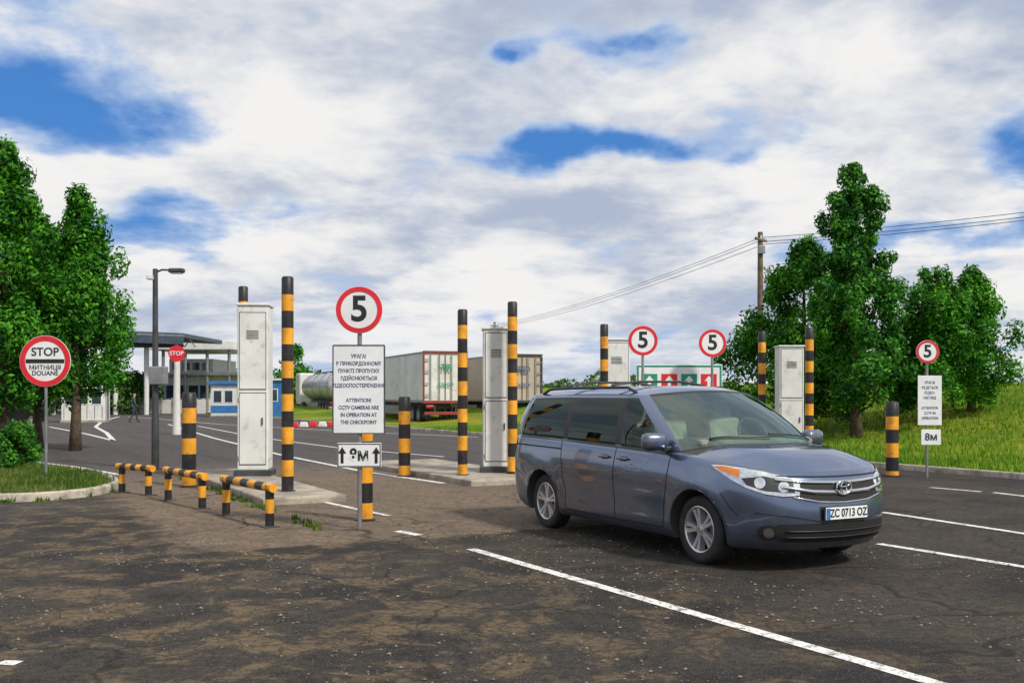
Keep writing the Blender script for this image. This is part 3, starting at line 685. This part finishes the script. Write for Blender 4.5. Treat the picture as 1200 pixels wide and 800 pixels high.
PLAS=M('black_plastic',(.02,.02,.022),.45,0,.15,.15); INTR=M('interior_dark',(.05,.05,.05),.8); SEAT=M('seat_fabric',(.40,.38,.33),.8)
DASH=M('dashboard_grey',(.20,.21,.19),.7)
AMB=M('amber_lens',(.85,.24,.02),.15,0,.05,coat=.8); REDL=M('red_lens',(.45,.01,.01),.12,0,.05,coat=.8)
LENS=M('headlamp_reflector',(.78,.80,.82),.10,.75,.15,0,(0,0,0),14,coat=1.0)
def glassm(nm,tint,ior,haze):
    m=bpy.data.materials.new(nm); m.use_nodes=True; nt=m.node_tree; nt.nodes.clear()
    o=nt.nodes.new('ShaderNodeOutputMaterial'); t=nt.nodes.new('ShaderNodeBsdfTransparent'); t.inputs[0].default_value=(*tint,1)
    g_=nt.nodes.new('ShaderNodeBsdfGlossy'); g_.inputs['Roughness'].default_value=.015; g_.inputs[0].default_value=(.82,1,.93,1)
    fr=nt.nodes.new('ShaderNodeFresnel'); fr.inputs[0].default_value=ior
    mx=nt.nodes.new('ShaderNodeMixShader'); nt.links.new(mth(nt,'ADD',fr.outputs[0],haze,None,True),mx.inputs[0]); nt.links.new(t.outputs[0],mx.inputs[1]); nt.links.new(g_.outputs[0],mx.inputs[2]); nt.links.new(mx.outputs[0],o.inputs[0]); return m
GLD=glassm('privacy_glass',(.02,.022,.025),1.45,.0); GLC=glassm('window_glass',(.66,.82,.72),1.6,.11); GLS=glassm('side_window_glass',(.30,.44,.33),1.5,.01)
XF,XR=1.58,-1.45; WR=.335
ip=np.interp
def zeF(x): return float(ip(x,[-2.6,-1.5,0,1.0,1.5,1.85,2.2,2.4,2.6],[1.13,1.12,1.09,1.06,1.04,1.01,.97,.935,.90]))
def zbF(x): return float(ip(x,[-2.6,-2.2,-1.9,1.9,2.6],[.30,.26,.21,.21,.22]))
def crown(x): return float(ip(x,[-2.6,1.0,1.6,2.0,2.25,2.4,2.6],[.05,.09,.12,.12,.095,.065,.035]))
T_=[0,.05,.12,.2,.3,.42,.55,.66,.76,.84,.90,.95,.98,1]
def prof(t): return float(ip(t,[0,.05,.12,.25,.42,.6,.74,.82,.9,.96,1],[.90,.935,.95,.958,.972,.985,.988,.978,.968,.956,.938]))
def frontx(t): return float(ip(t,[0,.08,.2,.4,.55,.7,.85,.94,1],[2.44,2.51,2.55,2.565,2.56,2.545,2.525,2.49,2.43]))
def rearx(t): return float(ip(t,[0,.1,.3,.5,.6,.8,1],[-2.42,-2.53,-2.57,-2.56,-2.51,-2.49,-2.45]))
def plan(t,ne=3.0):
    w_=prof(t); fx=frontx(t); rx=rearx(t); P=[]
    x0=1.25; N=28
    for i in range(N):
        a=(i/N)*math.pi/2; P.append((x0+(fx-x0)*math.cos(a)**(2/ne),w_*math.sin(a)**(2/ne) if i else 0.0))
    N=64; x1=-1.85
    for i in range(N+1): P.append((x0+(x1-x0)*i/N,w_))
    N=18
    for i in range(1,N+1):
        a=(1-i/N)*math.pi/2; P.append((x1+(rx-x1)*math.cos(a)**(2/3.4),w_*math.sin(a)**(2/3.4) if i<N else 0.0))
    return P
def build_lower():
    bm=bmesh.new(); rings=[]
    def addring(pts): rings.append([bm.verts.new(p) for p in pts])
    pl=plan(0)
    for s in (0,.4,.8,.95):
        rg=[]
        for x,y in pl:
            sx=max(-1.7,min(1.2,x)); rg.append((sx+(x-sx)*s,y*s,zbF(x)+.005*(1-s)))
        addring(rg)
    for t in T_:
        rg=[]
        for x,y in plan(t):
            z=zbF(x)+t*(zeF(x)-zbF(x))
            if y>.5:
                for xw in (XF,XR):
                    dd=math.hypot(x-xw,z-WR); y+=.018*math.exp(-((dd-.42)/.07)**2)
            if y>.8 and -1.2<x<1.2: y-=.012*math.exp(-((t-.33)/.1)**2)
            rg.append((x,y,z))
        addring(rg)
    pl=plan(1)
    for s in (.985,.96,.92,.86,.78,.66,.5,.34,.17,0):
        rg=[]
        for x,y in pl:
            sx=max(-1.8,min(1.5,x)); X=sx+(x-sx)*s
            cr_=.010*math.exp(-((s-.62)/.1)**2) if X>1.4 else 0
            rg.append((X,y*s,zeF(X)+crown(X)*(1-s**3.6)+cr_))
        addring(rg)
    nR=len(rings); n=len(rings[0])
    mir=[[bm.verts.new((v.co.x,-v.co.y,v.co.z)) for v in r] for r in rings]
    for R_ in (rings,mir):
        for i in range(nR-1):
            for j in range(n-1):
                f=bm.faces.new((R_[i][j],R_[i][j+1],R_[i+1][j+1],R_[i+1][j]))
                c=f.calc_center_median()
                if i>=len(T_)+5 and c.x<1.48: f.material_index=1
                if i<4: f.material_index=1
    bmesh.ops.remove_doubles(bm,verts=bm.verts,dist=.0004)
    bmesh.ops.dissolve_degenerate(bm,dist=.0003,edges=bm.edges)
    bmesh.ops.recalc_face_normals(bm,faces=bm.faces)
    return bm
TW=.77
def build_green():
    cols=[]
    def seg(b0,b1,t0,t1,n,fl):
        for i in range(n): 
            f=i/n; cols.append((b0[0]+(b1[0]-b0[0])*f,b0[1]+(b1[1]-b0[1])*f,t0[0]+(t1[0]-t0[0])*f,t0[1]+(t1[1]-t0[1])*f,fl))
    for i in range(16):
        f=i/16; cols.append((1.70-.40*f**2.3,.87*f,.64-.20*f**2.3,.70*f,'c'))
    seg((1.30,.87),(1.17,.905),(.44,.70),(.29,.75),3,'p')
    seg((1.17,.905),(.22,.917),(.29,.75),(.16,TW),10,'s')
    seg((.22,.917),(.10,.917),(.16,TW),(.06,TW),2,'k')
    seg((.10,.917),(-.94,.91),(.06,TW),(-.90,TW-.003),10,'d')
    seg((-.94,.91),(-1.05,.91),(-.90,TW-.003),(-1.0,TW-.004),2,'k')
    seg((-1.05,.91),(-2.12,.89),(-1.0,TW-.004),(-2.0,TW-.025),10,'d')
    N=8
    for i in range(N+1):
        a=(1-i/N)*math.pi/2; cb,sb=math.cos(a)**.6,math.sin(a)**.6
        f=i/N
        cols.append((-2.12-.33*cb,.89*sb if i<N else 0,-2.0-.27*cb,(TW-.025)*sb if i<N else 0,'p' if f<.4 else 'd'))
    V=[0,.05,.10,.2,.35,.5,.65,.8,.90,.95,1]
    bm=bmesh.new(); L1=[]
    def pos(c,v):
        xb,yb,xt,yt,fl=c
        s=min(1,yb/.938); zb_=zeF(xb)+crown(xb)*(1-s**3.6)-.02
        zt_=1.64+.055*(1-(yt/TW)**2)-.02*max(0,(-xt-1.2))
        k=math.sin(math.pi*v); x=xb+(xt-xb)*v; y=yb+(yt-yb)*(v**1.25); z=zb_+(zt_-zb_)*v
        nx=1 if xb>1.2 else (-1 if xb<-2.15 else 0)
        x+=nx*.03*k; z+=(.02*k if nx>0 else 0); y+=.022*k*min(1,yb/.6) 
        return (x,y,z)
    for v in V: L1.append([pos(c,v) for c in cols])
    top=L1[-1]; roof=[]
    for s in (.97,.92,.84,.72,.55,.38,.2,0):
        rg=[]
        for x,y,z in top:
            sx=max(-1.75,min(.1,x)); X=sx+(x-sx)*s; rg.append((X,y*s,z+(1.75-.02*max(0,-X-1.2)-z)*(1-s**2.6)))
        roof.append(rg)
    for mirr in (1,-1):
        R_=[[bm.verts.new((x,y*mirr,z)) for x,y,z in r] for r in L1+roof]
        for i in range(len(R_)-1):
            for j in range(len(cols)-1):
                f=bm.faces.new((R_[i][j],R_[i][j+1],R_[i+1][j+1],R_[i+1][j])); f.smooth=True
                fl=cols[j][4]; mi=0
                if i<len(V)-1:
                    v0=V[i]
                    if fl=='k': mi=1 if .05<=v0<.95 else 0
                    elif fl=='c':
                        mi=2 if .05<=v0<.95 else 1
                    elif fl in'sd':
                        if .05<=v0<.90: mi=4 if fl=='s' else 3
                        elif v0<.05 or v0<.95: mi=1
                    if fl=='p' and j<19 and v0<.05: mi=1
                f.material_index=mi
    bmesh.ops.remove_doubles(bm,verts=bm.verts,dist=.0004); bmesh.ops.dissolve_degenerate(bm,dist=.0003,edges=bm.edges)
    bmesh.ops.recalc_face_normals(bm,faces=bm.faces)
    return bm
def make_car(name,loc,yaw,base,plate=True):
    paint=carmat(name+'_paint',base); e=E(name,loc,yaw)
    bm=build_lower(); bvh=BVHTree.FromBMesh(bm)
    lower=obj('body_lower',bm,[paint,INTR],e); autosm(lower,32)
    bmc=bmesh.new()
    for xw in (XF,XR):
        for sy in (-1,1):
            r=bmesh.ops.create_cone(bmc,cap_ends=True,segments=64,radius1=.392,radius2=.392,depth=.5)
            bmesh.ops.rotate(bmc,verts=r['verts'],matrix=Matrix.Rotation(math.pi/2,3,'X'))
            bmesh.ops.translate(bmc,verts=r['verts'],vec=(xw,sy*.86,WR+.005))
    for f in bmc.faces: f.material_index=1
    cut=obj('cut',bmc,[paint,INTR])
    tmpo=bpy.data.objects.new('tmp',lower.data); sc.collection.objects.link(tmpo)
    md=tmpo.modifiers.new('b','BOOLEAN'); md.object=cut; md.operation='DIFFERENCE'; md.solver='EXACT'
    bpy.context.view_layer.update()
    dg=bpy.context.evaluated_depsgraph_get(); me=bpy.data.meshes.new_from_object(tmpo.evaluated_get(dg))
    if len(me.polygons)>1000: lower.data=me
    bpy.data.objects.remove(tmpo); bpy.data.objects.remove(cut)
    g=build_green(); gbvh=BVHTree.FromBMesh(g)
    green=obj('greenhouse',g,[paint,PLAS,GLC,GLD,GLS],e); autosm(green,40)
    def decal(nm,poly,dr,mat,off_=.004,grid=.03,bv=bvh,ua=None):
        dr=Vector(dr).normalized(); va=Vector((0,0,1)); ua=Vector(ua) if ua else Vector((-dr.y,dr.x,0))
        out=[]
        for i,p in enumerate(poly):
            q=poly[(i+1)%len(poly)]; n=max(1,int(math.dist(p,q)/grid))
            for k in range(n): out.append(Vector((p[0]+(q[0]-p[0])*k/n,p[1]+(q[1]-p[1])*k/n)))
        us=[p.x for p in out]; vs=[p.y for p in out]; ins=[]
        u=min(us)+grid/2
        while u<max(us):
            v=min(vs)+grid/2
            while v<max(vs):
                if inpoly(u,v,[(p.x,p.y) for p in out]): ins.append(Vector((u,v)))
                v+=grid
            u+=grid
        n=len(out)
        r=delaunay_2d_cdt(out+ins,[],[list(range(n))],1,1e-5)
        bm=bmesh.new(); VV=[]
        for p in r[0]:
            o=ua*p.x+va*p.y-dr*4
            h=bv.ray_cast(o,dr)
            if h[0] is None: VV.append(None)
            else:
                nn=h[1] if h[1].dot(dr)<0 else -h[1]; VV.append(bm.verts.new(h[0]+nn*off_))
        for f in r[2]:
            if all(VV[k] is not None for k in f):
                try: bm.faces.new([VV[k] for k in f])
                except: pass
        bm.normal_update()
        for f in bm.faces:
            if f.normal.dot(dr)>0: f.normal_flip()
        return obj(nm,bm,mat,e,True)
    def linedecal(nm,pts,wd,side,mat=SEAM,off_=.0025,bv=bvh,front=False):
        dr=Vector((0,-side,0)) if not front else Vector((-1,0,0))
        P=[]; n=len(pts)
        for i in range(n-1):
            a,b=pts[i],pts[i+1]; k=max(1,int(math.dist(a,b)/.04))
            for j in range(k): P.append((a[0]+(b[0]-a[0])*j/k,a[1]+(b[1]-a[1])*j/k))
        P.append(pts[-1]); bm=bmesh.new(); prev=None
        for i,p in enumerate(P):
            t=Vector(P[min(i+1,len(P)-1)])-Vector(P[max(0,i-1)]); t.normalize(); nn=Vector((-t.y,t.x))*wd/2; cur=[]
            for sg in (1,-1):
                q=Vector(p)+nn*sg; o=Vector((q.x,side*3,q.y)) if not front else Vector((4,q.x,q.y)); h=bv.ray_cast(o,dr)
                if h[0] is None: cur=None; break
                m_=h[1] if h[1].dot(dr)<0 else -h[1]; cur.append(h[0]+m_*off_)
            if cur:
                cur=[bm.verts.new(c) for c in cur]
                if prev: bm.faces.new((prev[0],prev[1],cur[1],cur[0]))
            prev=cur
        return obj(nm,bm,mat,e,True)
    for nm,xw,sy in (('wheel_fr',XF,-1),('wheel_fl',XF,1),('wheel_rr',XR,-1),('wheel_rl',XR,1)):
        bm=bmesh.new(); n=56
        pr=[(.215,.72),(.30,.715),(.328,.735),(.336,.77),(.337,.83),(.335,.885),(.325,.915),(.295,.928),(.262,.926),(.232,.918),(.222,.905)]
        rg=[[bm.verts.new((r*math.cos(6.28319*j/n),sy*y,r*math.sin(6.28319*j/n))) for j in range(n)] for r,y in pr]
        for A,B in zip(rg,rg[1:]):
            for j in range(n): bm.faces.new((A[j],A[(j+1)%n],B[(j+1)%n],B[j]))
        bmesh.ops.recalc_face_normals(bm,faces=bm.faces)
        obj(nm+'_tyre',bm,RUB,e,True,(xw,0,WR))
        bm=bmesh.new(); pr=[(.0,.80),(.205,.80),(.212,.88),(.222,.905),(.230,.921),(.222,.924),(.210,.915),(.205,.86),(.203,.80)]
        rg=[[bm.verts.new((r*math.cos(6.28319*j/n),sy*y,r*math.sin(6.28319*j/n))) for j in range(n)] for r,y in pr]
        for q_,(A,B) in enumerate(zip(rg,rg[1:])):
            for j in range(n):
                try:
                    f=bm.faces.new((A[j],A[(j+1)%n],B[(j+1)%n],B[j])); f.material_index=1 if q_==0 else 0
                except: pass
        for k in range(5):
            a0=math.pi/2+k*2*math.pi/5+.3*(xw>0)
            for dl in (-.17,.17):
                a=a0+dl; aa=a0+dl*.9
                ro,ri=.212,.045; w1,w2=.030,.020
                o_=Vector((math.cos(a),0,math.sin(a)))*ro; i_=Vector((math.cos(aa),0,math.sin(aa)))*ri
                t=(o_-i_).normalized(); s_=Vector((-t.z,0,t.x))
                vv=[]
                for (p,wd,yf,yb_) in ((i_,w2,.908,.86),(i_.lerp(o_,.5),(w1+w2)/2*.95,.905,.85),(o_,w1,.912,.84)):
                    vv.append([bm.verts.new(p+s_*wd+Vector((0,sy*yb_,0))),bm.verts.new(p+s_*wd*.7+Vector((0,sy*yf,0))),bm.verts.new(p-s_*wd*.7+Vector((0,sy*yf,0))),bm.verts.new(p-s_*wd+Vector((0,sy*yb_,0)))])
                for A,B in zip(vv,vv[1:]):
                    for j in range(4): bm.faces.new((A[j],A[(j+1)%4],B[(j+1)%4],B[j]))
        bmesh.ops.recalc_face_normals(bm,faces=bm.faces)
        autosm(obj(nm+'_rim',bm,[ALLOY,PLAS],e,False,(xw,0,WR)),30)
        cyl(e,nm+'_hub',.058,.05,(xw,sy*.89,WR),ALLOY,'Y',20,None,.008); cyl(e,nm+'_cap',.03,.012,(xw,sy*.919,WR),CHR,'Y',16)
        cyl(e,nm+'_brake_disc',.15,.02,(xw,sy*.83,WR),GALV,'Y',24)
    for k,(xx,yy) in enumerate(((.35,.38),(.35,-.38),(-.65,.4),(-.65,-.4),(-1.6,0.3),(-1.6,-.3))):
        box(e,'seat_back_%d'%k,(.14,.46,.42),(xx,yy,1.18),SEAT,.05,(0,-.2,0)); box(e,'headrest_%d'%k,(.10,.26,.17),(xx-.06,yy,1.45),SEAT,.04,(0,-.15,0))
    box(e,'dashboard',(.40,1.5,.10),(1.2,0,1.15),DASH,.045)
    bm=bmesh.new(); tube_bm(bm,[(.0,.19*math.cos(a),.19*math.sin(a)) for a in np.linspace(0,2*math.pi,25)],.016,8,0,False)
    obj('steering_wheel',bm,PLAS,e,True,(.86,.38,1.22),(0,-.45,0))
    box(e,'rear_view_mirror',(.03,.2,.06),(.76,0,1.56),PLAS,.01)
    for s in (-1,1):
        linedecal('front_door_seam_a%d'%s,[(1.17,1.04),(1.15,.9),(1.12,.72),(1.05,.5),(1.03,.30)],.010,s)
        linedecal('front_door_seam_b%d'%s,[(.18,1.075),(.15,.8),(.13,.30)],.010,s)
        linedecal('slide_door_seam%d'%s,[(-1.0,1.10),(-.98,.92),(-.95,.72),(-.92,.5),(-.93,.30)],.010,s)
        linedecal('rocker_seam%d'%s,[(1.03,.30),(0,.29),(-.93,.30)],.010,s)
        linedecal('slide_track%d'%s,[(-1.0,1.005),(-1.7,1.012),(-2.25,1.02)],.018,s)
        linedecal('fender_seam%d'%s,[(1.93,.72),(2.02,.60),(2.10,.52)],.007,s)
        linedecal('belt_moulding%d'%s,[(1.17,1.045),(0,1.08),(-1.2,1.108),(-2.1,1.118)],.018,s,PLAS,.004)
        linedecal('rear_bumper_seam%d'%s,[(-1.88,.60),(-2.1,.68),(-2.5,.70)],.008,s)
        for k,(hx,hz) in enumerate(((.34,.96),(-.03,.965))):
            h=bvh.ray_cast(Vector((hx,s*3,hz)),Vector((0,-s,0)))[0]
            box(e,'handle_%d_%d'%(s,k),(.19,.03,.030),(hx,h.y+s*.022,hz),paint,.012); box(e,'handle_recess_%d_%d'%(s,k),(.12,.006,.05),(hx,h.y+s*.002,hz-.004),SEAM,.002)
        m=box(e,'mirror_%d'%s,(.15,.27,.18),(1.04,s*1.07,1.17),paint,.055,(0,0,s*.15)); autosm(m,80)
        box(e,'mirror_stalk_%d'%s,(.09,.14,.05),(1.06,s*.93,1.10),PLAS,.015)
        box(e,'mirror_glass_%d'%s,(.01,.20,.12),(.962,s*1.06,1.17),CHR,.003,(0,0,s*.15))
        A=math.radians(45); dr=(-math.cos(A),-s*math.sin(A),0); ua=(-math.sin(A),s*math.cos(A),0)
        hl=[(-1.42,.725),(-1.28,.715),(-1.12,.735),(-.95,.785),(-.80,.855),(-.64,.950),(-.60,.98),(-.72,.982),(-.9,.965),(-1.1,.935),(-1.28,.895),(-1.42,.855)]
        cx_=sum(p[0] for p in hl)/12; cy_=sum(p[1] for p in hl)/12
        big=[((p[0]-cx_)*1.02+cx_,(p[1]-cy_)*1.06+cy_) for p in hl]
        decal('headlamp_surround_%d'%s,big,dr,SEAM,.003,.03,bvh,ua)
        decal('headlamp_%d'%s,hl,dr,LENS,.007,.03,bvh,ua)
        decal('headlamp_inner_%d'%s,[(-1.38,.745),(-1.12,.762),(-.95,.81),(-.90,.87),(-1.1,.895),(-1.36,.84)],dr,DKST,.009,.03,bvh,ua)
        for k,(u,v,r) in enumerate(((-1.28,.80,.048),(-1.07,.835,.050))):
            decal('lamp_ring_%d_%d'%(s,k),[(u+r*math.cos(t),v+r*math.sin(t)) for t in np.linspace(0,6.28,20)[:-1]],dr,LENS,.011,.02,bvh,ua)
            decal('lamp_bulb_%d_%d'%(s,k),[(u+r*.6*math.cos(t),v+r*.6*math.sin(t)) for t in np.linspace(0,6.28,20)[:-1]],dr,CHR,.014,.02,bvh,ua)
        decal('turn_signal_%d'%s,[(-.88,.875),(-.70,.93),(-.625,.967),(-.74,.97),(-.88,.945)],dr,AMB,.011,.03,bvh,ua)
        dr2=(math.cos(A),-s*math.sin(A),0); ua2=(math.sin(A),s*math.cos(A),0)
        decal('tail_lamp_%d'%s,[(-1.28,.80),(-.98,.86),(-.86,1.02),(-.90,1.10),(-1.28,1.09)],dr2,REDL,.006,.03,bvh,ua2)
        fz=.38
        decal('fog_recess_%d'%s,[(-1.15+.11*math.cos(t),fz+.07*math.sin(t)) for t in np.linspace(0,6.28,24)[:-1]],dr,SEAM,.004,.02,bvh,ua)
        decal('fog_lamp_%d'%s,[(-1.15+.048*math.cos(t),fz+.048*math.sin(t)) for t in np.linspace(0,6.28,20)[:-1]],dr,CHR,.010,.02,bvh,ua)
        for xw in (XF,XR):
            linedecal('arch_lip_%d'%s,[(xw+.405*math.cos(t),WR+.405*math.sin(t)) for t in np.linspace(.0,math.pi,30)],.016,s,paint,.006)
        pts=[]
        for i in range(13):
            x=.15-2.1*i/12; h=gbvh.ray_cast(Vector((x,s*.67,3)),Vector((0,0,-1)))[0]; pts.append((x,s*.67,h.z+(.055 if 0<i<12 else .0)))
        tube(e,'roof_rail_%d'%s,pts,.018,PLAS,8)
    for k,x in enumerate((-.35,-1.35)):
        tube(e,'cross_bar_%d'%k,[(x,-.67,1.755),(x,-.3,1.80),(x,.3,1.80),(x,.67,1.755)],.014,PLAS,8)
    FD=(-1,0,0)
    decal('grille',[(-.62,.765),(-.54,.71),(-.3,.66),(0,.645),(.3,.66),(.54,.71),(.62,.765),(.65,.865),(.35,.85),(0,.84),(-.35,.85),(-.65,.865)],FD,SEAM,.004,.03,bvh,(0,1,0))
    def cbar(nm,pts,wd,mat=CHR,off_=.012):
        o=linedecal(nm,pts,wd,1,mat,off_,bvh,True); md=o.modifiers.new('s','SOLIDIFY'); md.thickness=.012; md.offset=0; return o
    cbar('grille_bar_top',[(-.66,.865),(-.45,.845),(-.25,.835),(0,.828),(.25,.835),(.45,.845),(.66,.865)],.028)
    cbar('grille_bar_mid',[(-.62,.80),(-.35,.755),(-.15,.745),(0,.745),(.15,.745),(.35,.755),(.62,.80)],.034)
    cbar('grille_bar_low',[(-.54,.708),(-.3,.662),(0,.648),(.3,.662),(.54,.708)],.014)
    hx=bvh.ray_cast(Vector((4,0,.78)),Vector((-1,0,0)))[0].x
    bm=bmesh.new()
    def ell(ry,rz,cz=0,r=.009):
        tube_bm(bm,[(0,ry*math.cos(a),cz+rz*math.sin(a)) for a in np.linspace(0,2*math.pi,33)],r,8,0,False)
    ell(.092,.063); ell(.034,.060); ell(.066,.024,.032,.008)
    obj('front_badge',bm,CHR,e,True,(hx+.028,0,.785))
    decal('lower_intake',[(-.66,.46),(-.72,.37),(-.62,.30),(0,.285),(.62,.30),(.72,.37),(.66,.46),(0,.475)],FD,SEAM,.004,.03,bvh,(0,1,0))
    for k,z in enumerate((.335,.39)): cbar('intake_bar_%d'%k,[(-.6,z+.01),(0,z),(.6,z+.01)],.010,PLAS,.01)
    cbar('bumper_crease',[(-.80,.56),(-.55,.535),(-.3,.49),(0,.485),(.3,.49),(.55,.535),(.80,.56)],.007,SEAM,.002)
    cbar('hood_gap',[(-.64,.898),(-.3,.888),(0,.884),(.3,.888),(.64,.898)],.008,SEAM,.002)
    if plate:
        px_=bvh.ray_cast(Vector((4,0,.56)),Vector((-1,0,0)))[0].x+.02
        box(e,'plate_frame',(.02,.54,.13),(px_,0,.555),PLAS,.006); box(e,'number_plate',(.02,.52,.112),(px_+.006,0,.555),WHT2,.003)
        box(e,'plate_band',(.004,.045,.10),(px_+.0185,-.232,.555),BLU,.001)
        text(e,'plate_text','ZC 0713 OZ',.105,(px_+.018,.02,.555),BLKT,.002,(math.pi/2,0,math.pi/2),.82)
    for k,(y0,y1) in enumerate(((.66,.0),(-.02,-.64))):
        pts=[]
        for i in range(9):
            y=y0+(y1-y0)*i/8; x=1.60-.30*(abs(y)/.87)**2.3-.02-.05*i/8; h=gbvh.ray_cast(Vector((x,y,3)),Vector((0,0,-1)))[0]; pts.append((x,y,(h.z if h else 1.1)+.018))
        tube(e,'wiper_%d'%k,pts,.010,PLAS,6)
    box(e,'underbody',(4.3,1.3,.10),(0,0,.24),INTR,.03)
    return e
make_car('minivan',(1.907,11.78,0),math.atan2(-.887,.463),(.15,.195,.30))
make_car('parked_car',(PX(-6,50),50,0),-1.9,(.02,.02,.022),False)
print('DONE')
